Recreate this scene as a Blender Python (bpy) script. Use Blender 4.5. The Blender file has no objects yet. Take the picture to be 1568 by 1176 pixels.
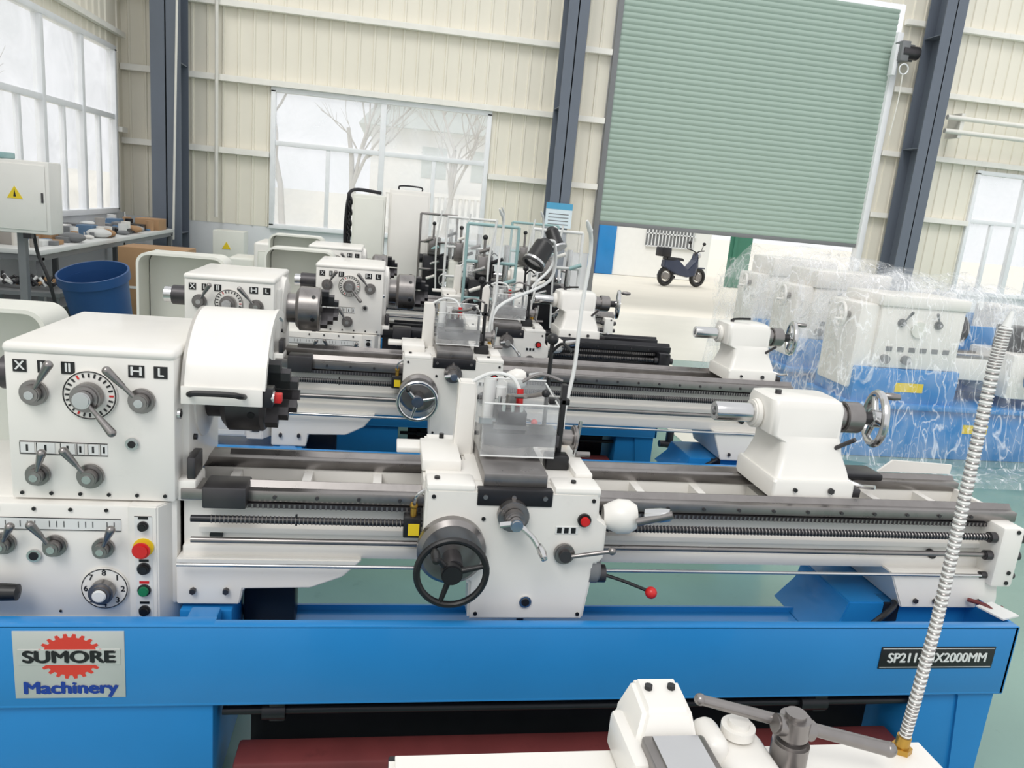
import bpy, bmesh, math, random
from mathutils import Vector, Matrix, noise
random.seed(7)
S=bpy.context.scene
COL=S.collection
# ------------------------------------------------------------ materials
def srgb(r,g,b):
    f=lambda c:(c/255/12.92) if c/255<=0.04045 else ((c/255+0.055)/1.055)**2.4
    return (f(r),f(g),f(b),1)
def mat(name,c,rough=.5,metal=0,noise_amt=.06,scale=6,bump=0,bscale=60,coat=0,spec=.5,grime=0):
    m=bpy.data.materials.new(name); m.use_nodes=True; nt=m.node_tree; N=nt.nodes; L=nt.links
    b=N['Principled BSDF']; b.inputs['Roughness'].default_value=rough; b.inputs['Metallic'].default_value=metal
    b.inputs['Specular IOR Level'].default_value=spec
    b.inputs['Coat Weight'].default_value=coat
    tc=N.new('ShaderNodeTexCoord'); nz=N.new('ShaderNodeTexNoise'); nz.inputs['Scale'].default_value=scale; nz.inputs['Detail'].default_value=4
    L.new(tc.outputs['Object'],nz.inputs['Vector'])
    mx=N.new('ShaderNodeMix'); mx.data_type='RGBA'
    mx.inputs['A'].default_value=tuple(max(0,v*(1-noise_amt*1.5)) for v in c[:3])+(1,)
    mx.inputs['B'].default_value=tuple(min(1,v*(1+noise_amt)) for v in c[:3])+(1,)
    L.new(nz.outputs['Fac'],mx.inputs['Factor']); out=mx.outputs['Result']
    if grime:
        g=N.new('ShaderNodeTexNoise'); g.inputs['Scale'].default_value=9; g.inputs['Detail'].default_value=8; g.inputs['Roughness'].default_value=.7
        L.new(tc.outputs['Object'],g.inputs['Vector']); mr=N.new('ShaderNodeMapRange'); mr.inputs['From Min'].default_value=.6; mr.inputs['From Max'].default_value=.8; mr.inputs['To Max'].default_value=grime
        L.new(g.outputs['Fac'],mr.inputs['Value']); m2=N.new('ShaderNodeMix'); m2.data_type='RGBA'; m2.inputs['B'].default_value=tuple(v*.35 for v in c[:3])+(1,)
        L.new(mr.outputs['Result'],m2.inputs['Factor']); L.new(out,m2.inputs['A']); out=m2.outputs['Result']
    L.new(out,b.inputs['Base Color'])
    if metal>.5:
        mr=N.new('ShaderNodeMapRange'); mr.inputs['To Min'].default_value=max(.05,rough-.1); mr.inputs['To Max'].default_value=rough+.12
        L.new(nz.outputs['Fac'],mr.inputs['Value']); L.new(mr.outputs['Result'],b.inputs['Roughness'])
    if bump:
        n2=N.new('ShaderNodeTexNoise'); n2.inputs['Scale'].default_value=bscale; L.new(tc.outputs['Object'],n2.inputs['Vector'])
        bp=N.new('ShaderNodeBump'); bp.inputs['Strength'].default_value=bump; bp.inputs['Distance'].default_value=.01
        L.new(n2.outputs['Fac'],bp.inputs['Height']); L.new(bp.outputs['Normal'],b.inputs['Normal'])
    return m
def film(name,c,fac,rough=.15,bump=0,scale=8,crease_glints=0):
    """thin clear sheet: mostly transparent, with faint surface haze and (optionally) crease lines whitened as streak highlights"""
    m=bpy.data.materials.new(name); m.use_nodes=True; nt=m.node_tree; N=nt.nodes; L=nt.links
    b=N['Principled BSDF']; b.inputs['Base Color'].default_value=c; b.inputs['Roughness'].default_value=rough
    tr=N.new('ShaderNodeBsdfTransparent'); mix=N.new('ShaderNodeMixShader')
    tc=N.new('ShaderNodeTexCoord'); nz=N.new('ShaderNodeTexNoise'); nz.inputs['Scale'].default_value=scale; nz.inputs['Detail'].default_value=3
    nz.inputs['Distortion'].default_value=.8
    L.new(tc.outputs['Object'],nz.inputs['Vector'])
    mr=N.new('ShaderNodeMapRange'); mr.inputs['From Min'].default_value=.35; mr.inputs['From Max'].default_value=.7
    mr.inputs['To Min'].default_value=fac*.5; mr.inputs['To Max'].default_value=min(1,fac*1.9)
    L.new(nz.outputs['Fac'],mr.inputs['Value']); out=mr.outputs['Result']
    if crease_glints:  # highlights along the wrinkles, mixed in as whiter lines
        for sc,wd,st in ((scale,.02,crease_glints),(scale*2.3,.016,crease_glints*.6)):
            n2=N.new('ShaderNodeTexNoise'); n2.inputs['Scale'].default_value=sc; n2.inputs['Detail'].default_value=2; n2.inputs['Distortion'].default_value=.5
            mp=N.new('ShaderNodeMapping'); mp.inputs['Scale'].default_value=(1.6,1,.55); L.new(tc.outputs['Object'],mp.inputs['Vector']); L.new(mp.outputs['Vector'],n2.inputs['Vector'])
            s=N.new('ShaderNodeMath'); s.operation='SUBTRACT'; s.inputs[1].default_value=.5; L.new(n2.outputs['Fac'],s.inputs[0])
            a=N.new('ShaderNodeMath'); a.operation='ABSOLUTE'; L.new(s.outputs[0],a.inputs[0])
            q=N.new('ShaderNodeMapRange'); q.inputs['From Max'].default_value=wd; q.inputs['To Min'].default_value=st; q.inputs['To Max'].default_value=0
            L.new(a.outputs[0],q.inputs['Value']); ad=N.new('ShaderNodeMath'); ad.operation='ADD'; ad.use_clamp=True
            L.new(out,ad.inputs[0]); L.new(q.outputs['Result'],ad.inputs[1]); out=ad.outputs[0]
    L.new(out,mix.inputs['Fac']); L.new(tr.outputs[0],mix.inputs[1]); L.new(b.outputs[0],mix.inputs[2])
    L.new(mix.outputs[0],N['Material Output'].inputs['Surface'])
    if bump:
        bp=N.new('ShaderNodeBump'); bp.inputs['Strength'].default_value=bump; bp.inputs['Distance'].default_value=.03
        L.new(nz.outputs['Fac'],bp.inputs['Height']); L.new(bp.outputs['Normal'],b.inputs['Normal'])
    return m
WHITE=mat('white_enamel',srgb(234,231,225),.38,noise_amt=.03,coat=.15,grime=.10)
WHITE2=mat('offwhite_enamel',srgb(226,226,217),.4,noise_amt=.03)
STEEL=mat('machined_steel',srgb(146,142,140),.30,.85,.14,20)
STEELD=mat('dark_steel',srgb(80,78,80),.38,.7,.18,12)
CHROME=mat('bright_steel',srgb(205,205,205),.18,.95,.05,10)
BLACK=mat('black_plastic',srgb(24,24,26),.4)
DARK=mat('oily_black_iron',srgb(38,38,42),.35,.3,.2,10)
BLUE=mat('blue_enamel',srgb(36,132,200),.36,noise_amt=.08,scale=3,coat=.2,grime=.12)
BLUED=mat('blue_plastic_tub',srgb(44,84,138),.4)
RED=mat('red_plastic',srgb(205,35,35),.35)
REDD=mat('oxide_red_paint',srgb(112,50,50),.6,noise_amt=.3,grime=.6)
GREENB=mat('green_button',srgb(30,120,80),.4)
YEL=mat('yellow_label',srgb(235,205,40),.5)
BRASS=mat('brass',srgb(190,150,70),.35,.8)
LABEL=mat('label_white',srgb(225,226,224),.45)
PLATE=mat('aluminium_nameplate',srgb(205,206,202),.35,.35)
LOGOR=mat('logo_red',srgb(214,62,48),.5)
LOGOB=mat('logo_blue',srgb(20,60,150),.5)
GREYP=mat('grey_paint',srgb(120,122,124),.45)
CYAN=mat('pale_teal_paint',srgb(150,182,182),.45)
COLM=mat('column_slate_paint',srgb(102,110,122),.5,noise_amt=.08,scale=2)
CREAM=mat('cream_sheet_metal',srgb(234,229,214),.5,noise_amt=.04,scale=1.2)
PURL=mat('purlin_cream',srgb(240,238,230),.5)
MASON=mat('white_plaster',srgb(228,230,232),.8,noise_amt=.05,scale=2)
WFRAME=mat('white_window_frame',srgb(236,238,240),.45)
GLASS=film('hazy_window_glass',(.95,.97,1,1),.16,.1,0,1)
ACRYL=film('clear_acrylic',(.88,.90,.91,1),.13,.12,0,5)
WRAP=film('plastic_film',(.97,.98,.99,1),.10,.10,.7,4,crease_glints=.42)
SHUT=mat('shutter_green',srgb(158,177,166),.5,noise_amt=.03,scale=1)
CARD=mat('cardboard',srgb(176,140,104),.85,noise_amt=.1)
BARK=mat('bark_pale',srgb(192,188,182),.9,noise_amt=.1)
OWALL=mat('outdoor_wall',srgb(242,242,240),.9,noise_amt=.03)
OROOF=mat('outdoor_roof',srgb(205,212,210),.9)
OGRND=mat('outdoor_concrete',srgb(236,230,216),.9,noise_amt=.05,scale=1)
GRNM=mat('green_post',srgb(60,120,100),.6)
PIPE=mat('pale_pipe',srgb(226,224,216),.45)
FL=mat('green_epoxy',srgb(124,156,144),.26,noise_amt=.18,scale=1.2,bump=.08,bscale=14,coat=.15,grime=.3)
DAYFL=mat('floor_daylight_tint',srgb(230,226,212),.3,noise_amt=.08,scale=1.5,bump=.05,bscale=14)  # daylight on the green floor, put in as a pale colour
# ------------------------------------------------------------ builder
class B:
    def __init__(s,name,parent=None,loc=(0,0,0),sc=None):
        s.name=name; s.parent=parent; s.bm=bmesh.new(); s.mats=[]; s.loc=loc; s.sc=sc
    def add(s,bm,m,M=None):
        if m not in s.mats: s.mats.append(m)
        i=s.mats.index(m)
        for f in bm.faces: f.material_index=i
        if M is not None: bmesh.ops.transform(bm,matrix=M,verts=bm.verts)
        me=bpy.data.meshes.new('t'); bm.to_mesh(me); bm.free(); s.bm.from_mesh(me); bpy.data.meshes.remove(me)
    def box(s,x0,x1,y0,y1,z0,z1,m,bev=0,rot=None,seg=2):
        bm=bmesh.new(); bmesh.ops.create_cube(bm,size=1)
        bmesh.ops.scale(bm,vec=(abs(x1-x0),abs(y1-y0),abs(z1-z0)),verts=bm.verts)
        if bev: bmesh.ops.bevel(bm,geom=bm.edges[:],offset=bev,segments=seg,affect='EDGES',profile=.5)
        M=Matrix.Translation(((x0+x1)/2,(y0+y1)/2,(z0+z1)/2))
        if rot: M=M@rot
        s.add(bm,m,M)
    def cyl(s,p0,p1,r,m,r2=None,seg=24,bev=0,caps=True):
        p0=Vector(p0); p1=Vector(p1); d=p1-p0
        bm=bmesh.new(); bmesh.ops.create_cone(bm,cap_ends=caps,segments=seg,radius1=r,radius2=r if r2 is None else r2,depth=d.length)
        if bev: bmesh.ops.bevel(bm,geom=[e for e in bm.edges if len(e.link_faces)==2 and any(len(f.verts)>4 for f in e.link_faces)],offset=bev,segments=2,affect='EDGES')
        s.add(bm,m,Matrix.Translation((p0+p1)/2)@d.to_track_quat('Z','Y').to_matrix().to_4x4())
    def rev(s,p0,d,prof,m,seg=32,a0=0,a1=2*math.pi):
        full=abs(a1-a0-2*math.pi)<1e-4
        bm=bmesh.new(); n=seg if full else seg+1; rings=[]
        for t,r in prof:
            rings.append([bm.verts.new((r*math.cos(a0+(a1-a0)*i/seg),r*math.sin(a0+(a1-a0)*i/seg),t)) for i in range(n)])
        for a,b in zip(rings,rings[1:]):
            for i in range(seg):
                j=(i+1)%n
                try: bm.faces.new((a[i],a[j],b[j],b[i]))
                except: pass
        bmesh.ops.remove_doubles(bm,verts=bm.verts,dist=1e-5)
        bmesh.ops.recalc_face_normals(bm,faces=bm.faces)
        s.add(bm,m,Matrix.Translation(Vector(p0))@Vector(d).to_track_quat('Z','Y').to_matrix().to_4x4())
    def prism(s,pts,ax,a0,a1,m,bev=0):
        def mk(p,a):
            return {0:(a,p[0],p[1]),1:(p[0],a,p[1]),2:(p[0],p[1],a)}[ax]
        s.loft([[mk(p,a0) for p in pts],[mk(p,a1) for p in pts]],m,bev=bev)
    def loft(s,secs,m,bev=0,closed=True,caps=True,M=None):
        bm=bmesh.new(); R=[[bm.verts.new(p) for p in sec] for sec in secs]; n=len(secs[0])
        for a,b in zip(R,R[1:]):
            for i in range(n if closed else n-1):
                j=(i+1)%n; bm.faces.new((a[i],a[j],b[j],b[i]))
        if caps and closed: bm.faces.new(R[0][::-1]); bm.faces.new(R[-1])
        bmesh.ops.recalc_face_normals(bm,faces=bm.faces)
        if bev: bmesh.ops.bevel(bm,geom=bm.edges[:],offset=bev,segments=2,affect='EDGES')
        s.add(bm,m,M)
    def sph(s,c,r,m,sc=(1,1,1)):
        bm=bmesh.new(); bmesh.ops.create_uvsphere(bm,u_segments=20,v_segments=12,radius=r)
        s.add(bm,m,Matrix.Translation(Vector(c))@Matrix.Diagonal((*sc,1)))
    def torus(s,c,d,R,r,m,seg=40,k=10,a0=0,a1=2*math.pi):
        prof=[(r*math.sin(2*math.pi*i/k),R+r*math.cos(2*math.pi*i/k)) for i in range(k+1)]
        s.rev(c,d,prof,m,seg,a0,a1)
    def tube(s,pts,r,m,seg=8,smooth=True,r1=None):
        P=[Vector(p) for p in pts]
        if smooth and len(P)>2:
            Q=[]
            for i in range(len(P)-1):
                a=P[max(i-1,0)];b=P[i];c=P[i+1];d=P[min(i+2,len(P)-1)]
                for k in range(6):
                    t=k/6; Q.append(.5*((2*b)+(c-a)*t+(2*a-5*b+4*c-d)*t*t+(3*b-a-3*c+d)*t**3))
            Q.append(P[-1]); P=Q
        secs=[];u=None
        for i,p in enumerate(P):
            t=(P[min(i+1,len(P)-1)]-P[max(i-1,0)]).normalized()
            if u is None:
                u=t.orthogonal().normalized()
            u=(u-t*u.dot(t)).normalized(); v=t.cross(u)
            rr=r if r1 is None else r+(r1-r)*i/(len(P)-1)
            secs.append([p+rr*(math.cos(2*math.pi*k/seg)*u+math.sin(2*math.pi*k/seg)*v) for k in range(seg)])
        s.loft(secs,m)
    def done(s):
        me=bpy.data.meshes.new(s.name); s.bm.to_mesh(me); s.bm.free()
        for m in s.mats: me.materials.append(m)
        for p in me.polygons: p.use_smooth=True
        me.set_sharp_from_angle(angle=math.radians(32))
        o=bpy.data.objects.new(s.name,me); COL.objects.link(o); o.location=s.loc
        if s.sc: o.scale=s.sc
        if s.parent: o.parent=s.parent
        return o
def empty(name,loc):
    e=bpy.data.objects.new(name,None); COL.objects.link(e); e.location=loc; e.empty_display_size=.1; return e
def txt(parent,t,size,loc,m,off=0,align='CENTER',sx=1,bold=0):
    n=1 if not bold else 5
    for k in range(n):
        c=bpy.data.curves.new('lettering','FONT'); c.body=t; c.size=size; c.extrude=.0003; c.offset=off; c.align_x=align; c.align_y='CENTER'
        c.materials.append(m); o=bpy.data.objects.new('lettering',c); COL.objects.link(o)
        ox=(k-(n-1)/2)/max(1,(n-1)/2)*bold; oz=(0,.5,0,-.5,0)[k]*bold if bold else 0
        o.location=(loc[0]+ox,loc[1]-k*.00012,loc[2]+oz); o.rotation_euler=(math.pi/2,0,0); o.scale=(sx,1,1); o.parent=parent
def RY(a): return Matrix.Rotation(a,4,'Y')
# -------- small mechanical parts
def lever(b,x,y,z,r,ang,L,m=STEEL):
    b.cyl((x,y,z),(x,y-.014,z),r*1.05,m,seg=28,bev=.002)
    b.cyl((x,y-.014,z),(x,y-.038,z),r*.72,m,bev=.003)
    b.cyl((x,y-.038,z),(x,y-.041,z),r*.35,CHROME)
    a=math.radians(ang); dx,dz=math.cos(a),math.sin(a)
    p=lambda t,o:(x+dx*t,y-o,z+dz*t)
    b.cyl(p(r*.3,.028),p(L*.55,.036),.0065,m)
    b.cyl(p(L*.5,.035),p(L,.046),.008,m,r2=.013)
    b.sph(p(L,.046),.013,m)
def hwheel(b,c,d,R,r,m,hub,handle=None,spokes=3,rot=0,hm=None):
    c=Vector(c); d=Vector(d).normalized(); u=d.orthogonal().normalized(); v=d.cross(u)
    b.torus(c,d,R,r,m)
    b.cyl(c-d*.02,c+d*.02,hub,m,bev=.004)
    for i in range(spokes):
        a=rot+2*math.pi*i/spokes; q=u*math.cos(a)+v*math.sin(a)
        b.cyl(c+q*hub*.7,c+q*R,r*.95,m,r2=r*.7,seg=12)
    if handle is not None:
        q=u*math.cos(handle)+v*math.sin(handle)
        b.rev(c+q*R*.93,d,[(0,.001),(0,.007),(.02,.007),(.03,.013),(.06,.015),(.085,.011),(.09,.001)],hm or m,16)
# ------------------------------------------------------------ THE LATHE
ZO=.015
def lathe(dx,dy,carr=0,tail=0,xend=2.34,guard=True,bedm=WHITE,front=False,cover=0,cdz=0,detail=True,wheelm=None,hose=True,deep=1,stz=1,label_mark=None):
    E=empty('metal_lathe',(dx,dy,0)); Z=(0,0,ZO)
    # ---- bed (deep>1: taller-section bed)
    b=B('bed',E,(0,0,ZO+.93*(1-deep)),(1,1,deep)); wm=STEEL if bedm is WHITE else DARK
    b.box(-.60,xend,-.015,.085,.888,.925,wm,.003); b.prism([(.015,.925),(.05,.925),(.0325,.943)],0,-.52,xend,wm)
    b.box(-.60,xend,.29,.395,.888,.925,wm,.003); b.prism([(.32,.925),(.355,.925),(.3375,.94)],0,-.52,xend,wm)
    b.box(-.60,xend,.02,.08,.69,.888,bedm,.004); b.box(-.60,xend,.295,.37,.69,.888,bedm,.004)
    b.box(-.60,xend,-.005,.05,.69,.735,bedm,.012); b.prism([(.03,.80),(-.0,.792),(-.0,.775),(.03,.768)],0,-.55,xend-.1,bedm)
    x=-.5
    while x<xend-.02:
        b.box(x,x+.03,.08,.295,.70,.88,bedm); x+=.24
    b.box(-.60,xend,.08,.295,.69,.70,DARK)
    b.box(-.52,xend-.12,-.02,.02,.870,.884,STEELD)
    x=-.5
    while x<xend-.13:
        b.box(x,x+.006,-.024,-.018,.870,.884,STEEL); x+=.016
    x=-.45
    while x<xend-.1:
        b.cyl((x,-.013,.905),(x,-.02,.905),.006,STEELD,seg=10); x+=.13
    b.box(-.53,-.40,-.05,.06,.875,.945,STEELD,.006)
    b.box(xend-.02,xend+.0,-.005,.38,.69,.90,bedm,.004)
    b.cyl((-.56,-.055,.845),(xend-.1,-.055,.845),.011,DARK,seg=16)
    x=-.5
    while x<xend-.14:
        b.torus((x,-.055,.845),(1,.12,0),.0115,.0022,STEEL,12,5); x+=.0125
    b.cyl((-.56,-.055,.775),(xend-.1,-.055,.775),.0095,STEEL,seg=16)
    b.cyl((-.60,-.065,.695),(xend-.1,-.065,.695),.006,CHROME,seg=12)
    b.box(-.25,-.244,-.06,-.05,.83,.865,BLACK)
    b.cyl((-.5,.02,.76),(-.5,.01,.76),.02,BLACK)
    b.cyl((xend-.3,.02,.745),(xend-.3,-.006,.745),.015,BLACK)
    b.box(xend-.11,xend-.02,-.09,.04,.66,.895,bedm,.012)
    for z,r in ((.845,.02),(.775,.018),(.695,.013)):
        b.cyl((xend-.14,-.058,z),(xend-.11,-.058,z),r,STEELD,bev=.003)
        b.cyl((xend-.02,-.058,z),(xend+.005,-.058,z),r,STEELD,bev=.003)
    for z in (.68,.72,.88): b.cyl((xend-.05,-.09,z),(xend-.05,-.094,z),.008,BLACK,seg=8)
    b.prism([(-.61,.54),(-.42,.54),(-.41,.595),(-.20,.60),(-.10,.64),(-.04,.70),(-.61,.70)],1,-.03,.38,bedm,.004)
    b.prism([(xend-.50,.70),(xend-.46,.62),(xend-.43,.56),(xend-.04,.56),(xend-.04,.60),(xend-.06,.70)],1,-.06,.38,bedm,.004)
    b.cyl((xend-.25,-.06,.62),(xend-.25,-.066,.62),.006,BLACK,seg=8)
    for fx in (-.56,-.46,xend-.38,xend-.3,xend-.12):
        b.cyl((fx,-.062 if fx>0 else -.03,.59),(fx,-.07 if fx>0 else -.045,.59),.01,STEELD,seg=6)
    b.done()
    # ---- headstock
    h=B('headstock',E,Z)
    h.box(-1.07,-.61,-.03,.55,.885,1.335,WHITE,.008); h.box(-1.075,-.605,-.035,.555,1.325,1.36,WHITE,.016,seg=3)
    h.box(-.63,-.585,.05,.46,.90,1.30,WHITE,.02)
    h.box(-.615,-.555,-.01,.12,.88,.95,WHITE,.01)
    for z in (1.0,1.06,.95): h.cyl((-.585,.09,z),(-.575,.09,z),.01,BLACK,seg=8)
    h.box(-.585,-.56,.0,.1,.95,1.02,STEELD,.004)
    h.rev((-.61,.25,1.18),(1,0,0),[(0,.17),(.03,.16),(.04,.12),(.04,.03)],WHITE)
    h.cyl((-1.20,.25,1.20),(-1.07,.25,1.20),.055,STEELD,bev=.004); h.cyl((-1.24,.25,1.20),(-1.20,.25,1.20),.045,CHROME)
    h.cyl((-1.13,.22,.97),(-1.07,.22,.97),.11,DARK,bev=.01)
    h.box(-1.35,-.61,-.01,.5,.53,.885,WHITE,.01)
    fy=-.031
    h.cyl((-.842,fy,1.215),(-.842,fy-.008,1.215),.075,WHITE,seg=48,bev=.002)
    h.torus((-.842,fy-.009,1.215),(0,1,0),.071,.0018,BLACK,48,6)
    for i in range(24):
        a=2*math.pi*i/24
        h.box(-.842+.06*math.cos(a)-.0025,-.842+.06*math.cos(a)+.0025,fy-.010,fy-.008,1.215+.06*math.sin(a)-.006,1.215+.06*math.sin(a)+.006,RED if i%8==0 else BLACK,rot=RY(-a+math.pi/2))
    h.cyl((-.842,fy-.008,1.215),(-.842,fy-.05,1.215),.042,STEEL,bev=.006); h.cyl((-.842,fy-.05,1.215),(-.842,fy-.075,1.215),.025,CHROME,bev=.004)
    lever(h,-.842,fy-.03,1.215,.025,-48,.12)
    lever(h,-.992,fy,1.215,.036,58,.11); lever(h,-.70,fy,1.205,.036,130,.125)
    lever(h,-.992,fy,.965,.032,70,.085); lever(h,-.848,fy,.965,.036,122,.105)
    h.cyl((-.73,fy,1.07),(-.73,fy-.01,1.07),.019,CHROME,bev=.003); h.cyl((-.73,fy-.01,1.07),(-.73,fy-.012,1.07),.011,BLACK)
    h.cyl((-.61,.0,1.16),(-.60,.0,1.16),.016,CHROME); h.cyl((-.60,.0,1.16),(-.598,.0,1.16),.01,BLACK)
    def lab(x,z,w,hh,dark=True):
        h.box(x-w/2,x+w/2,fy-.0015,fy+.001,z-hh/2,z+hh/2,BLACK if dark else LABEL)
    for (x,t,w,sx) in ((-1.028,'X',.036,1),(-.97,'I',.022,1),(-.90,'II',.036,1),(-.715,'H',.044,1.4),(-.648,'L',.038,1)):
        lab(x,1.292,w,.036)
        txt(E,t,.036,(x,fy-.002,1.292+ZO),LABEL,0,sx=sx,bold=.0012 if detail else 0)
    for (x,w) in ((-1.02,.04),(-.97,.05),(-.91,.04),(-.875,.02),(-.84,.03),(-.81,.02)):
        h.box(x-w/2,x+w/2,fy-.0015,fy+.001,1.03,1.062,LABEL); h.box(x-w/2,x-w/2+.002,fy-.002,fy+.001,1.03,1.062,BLACK); h.box(x-.003,x+.003,fy-.002,fy,1.036,1.056,BLACK)
    h.box(-1.04,-.8,fy-.001,fy+.001,1.026,1.028,BLACK); h.box(-1.04,-.8,fy-.001,fy+.001,1.064,1.066,BLACK)
    for i in range(6):
        h.cyl((-1.04+i*.08,fy,.905),(-1.04+i*.08,fy-.004,.905),.006,BLACK,seg=6)
    h.done()
    # ---- gearbox / control panel
    g=B('feed_gearbox',E,Z)
    g.box(-1.34,-.735,-.055,.2,.475,.88,WHITE,.008)
    g.prism([(-.74,-.06),(-.655,-.062),(-.61,.02),(-.61,.3),(-.74,.3)],2,.465,.882,WHITE,.004)
    gy=-.056
    for (k_,c,r) in ((0,'k',.012),(1,'r',.027),(2,'k',.015),(3,'g',.015),(4,'k',.013)):
        z=(.82,.75,.68,.607,.538)[k_]; cx=-.695; y0=-.063
        if c=='r':
            g.cyl((cx,y0,z),(cx,y0-.004,z),.03,YEL,seg=28); g.cyl((cx,y0,z),(cx,y0-.02,z),.015,RED); g.cyl((cx,y0-.018,z),(cx,y0-.034,z),.026,RED,bev=.006)
        else:
            g.cyl((cx,y0,z),(cx,y0-.006,z),r*1.3,STEELD); g.cyl((cx,y0-.006,z),(cx,y0-.018,z),r,GREENB if c=='g' else BLACK,bev=.002)
            g.box(cx-.014,cx+.014,y0-.002,y0-.001,z+.022,z+.03,BLACK if c=='k' else RED)
    g.box(-.72,-.67,-.0635,-.06,.51,.85,LABEL)
    for zz in (.51,.85): g.box(-.72,-.67,-.0645,-.063,zz,zz+.0015,BLACK)
    g.box(-1.3,-.76,gy-.0015,gy,.80,.835,LABEL)
    for i in range(26):
        if i%4==3: continue
        g.box(-1.28+i*.02,-1.28+i*.02+.002,gy-.0025,gy,.808,.827,BLACK)
    g.box(-1.3,-.76,gy-.002,gy,.798,.8,BLACK); g.box(-1.3,-.76,gy-.002,gy,.835,.837,BLACK)
    g.box(-1.3,-.75,gy-.0015,gy,.487,.512,LABEL)
    lever(g,-1.085,gy,.755,.032,62,.08); lever(g,-.945,gy,.75,.032,120,.095); lever(g,-.81,gy,.745,.030,65,.085)
    g.cyl((-1.005,gy,.715),(-1.005,gy-.008,.715),.02,CHROME); g.cyl((-1.005,gy-.008,.715),(-1.005,gy-.01,.715),.013,BLACK)
    g.cyl((-.81,gy,.61),(-.81,gy-.008,.61),.068,WHITE,seg=48,bev=.002); g.torus((-.81,gy-.008,.61),(0,1,0),.065,.0015,BLACK,48,6)
    g.cyl((-.81,gy-.008,.61),(-.81,gy-.05,.61),.036,STEEL,bev=.008); g.cyl((-.81,gy-.05,.61),(-.81,gy-.06,.61),.02,LABEL,bev=.004)
    if front:
        for i in range(8):
            a=math.pi/2-2*math.pi*i/8
            txt(E,str((i+7)%8+1),.026,(-.81+.053*math.cos(a),gy-.009,.61+ZO+.053*math.sin(a)),BLACK,0,bold=.0006)
        txt(E,'Read Instruction Manual Before Operating The Equipment',.0195,(-1.01,gy-.003,.50+ZO),BLACK)
    g.rev((-1.30,gy-.06,.625),(1,0,0),[(0,.001),(0,.022),(.2,.027),(.27,.024),(.275,.001)],BLACK,20); g.cyl((-1.28,gy,.625),(-1.28,gy-.06,.625),.014,CHROME)
    for i in range(5): g.cyl((-1.1+i*.1,gy,.865),(-1.1+i*.1,gy-.004,.865),.006,BLACK,seg=6)
    g.cyl((-.94,gy,.53),(-.94,gy-.003,.53),.004,BLACK,seg=8)
    g.done()
    # ---- chuck
    c=B('chuck',E,Z)
    c.rev((-.57,.25,1.17),(1,0,0),[(0,.05),(0,.085),(.05,.085),(.05,.105),(.07,.128),(.175,.128),(.185,.12),(.185,.035),(.1,.035)],STEELD if guard else STEEL)
    for k in range(3):
        a=math.radians(90+120*k+15)
        M=Matrix.Translation((-.36,.25,1.17))@Matrix.Rotation(a,4,'X')
        for (r0,r1,x1) in ((.03,.12,.02),(.03,.09,.05),(.03,.06,.075)):
            bm=bmesh.new(); bmesh.ops.create_cube(bm,size=1); bmesh.ops.scale(bm,vec=(x1+.02,r1-r0,.035),verts=bm.verts); bmesh.ops.translate(bm,vec=((x1-.02)/2,(r0+r1)/2,0),verts=bm.verts)
            c.add(bm,STEELD,M)
    for k in range(6):
        a=math.radians(60*k+20); c.cyl((-.42,.25+.12*math.cos(a),1.17+.12*math.sin(a)),(-.42,.25+.130*math.cos(a),1.17+.130*math.sin(a)),.012,BLACK,seg=12)
    c.done()
    if guard:
        q=B('chuck_guard',E,Z)
        n=28; A0=math.radians(60); A1=math.radians(168)
        for prof_,mm in (([(-.60,.262),(-.36,.262),(-.36,.252),(-.59,.252)],WHITE),([(-.60,.262),(-.59,.262),(-.59,.15),(-.60,.15)],WHITE),([(-.365,.266),(-.355,.266),(-.355,.240),(-.365,.240)],WHITE)):
            secs=[]
            for i in range(n+1):
                a=A0+(A1-A0)*i/n
                secs.append([(px_,.25+r*math.cos(a),1.19+r*math.sin(a)) for px_,r in prof_])
            q.loft(secs,mm)
        q.box(-.598,-.362,-.014,-.004,1.195,1.25,WHITE,.002)
        q.tube([(-.57,-.012,1.225),(-.565,-.045,1.235),(-.54,-.05,1.24),(-.45,-.05,1.24),(-.42,-.045,1.235),(-.415,-.012,1.225)],.009,BLACK)
        q.box(-.385,-.335,-.0,.06,1.19,1.25,DARK,.004); q.cyl((-.355,.02,1.22),(-.33,.02,1.22),.02,CHROME); q.box(-.35,-.31,.02,.05,1.20,1.23,RED,.004)
        q.done()
    if cover is not None:
        k=B('gear_cover',E,(0,0,cdz)); cc=cover
        def rr(x0,x1,z0,z1,r,y):
            o=[]
            for cx,cz,a0 in ((x1-r,z1-r,0),(x0+r,z1-r,90),(x0+r,z0+r,180),(x1-r,z0+r,270)):
                for t in range(7):
                    a=math.radians(a0+15*t); o.append((cx+cc+r*math.cos(a),y,cz+r*math.sin(a)))
            return o
        k.loft([rr(-1.52,-1.0,.62,1.40,.07,.66),rr(-1.52,-1.0,.62,1.40,.07,.88),rr(-1.50,-1.02,.64,1.38,.06,.90)],WHITE2,caps=False)
        k.loft([rr(-1.505,-1.015,.635,1.385,.06,.66),rr(-1.505,-1.015,.635,1.385,.06,.87)],WHITE2,caps=False)
        k.loft([rr(-1.50,-1.02,.64,1.38,.06,.87),rr(-1.50,-1.02,.64,1.38,.06,.90)],WHITE2)
        k.loft([rr(-1.52,-1.0,.62,1.40,.07,.66),rr(-1.505,-1.015,.635,1.385,.06,.66)],WHITE2,caps=False)
        for z in (.8,1.2): k.cyl((-1.0+cc,.66,z-.05),(-1.0+cc,.66,z+.05),.012,STEELD)
        k.box(-1.07+min(0,cc),-1.0,.48,.70,.78,.82,STEELD); k.box(-1.07+min(0,cc),-1.0,.48,.70,1.18,1.22,STEELD)
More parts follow.
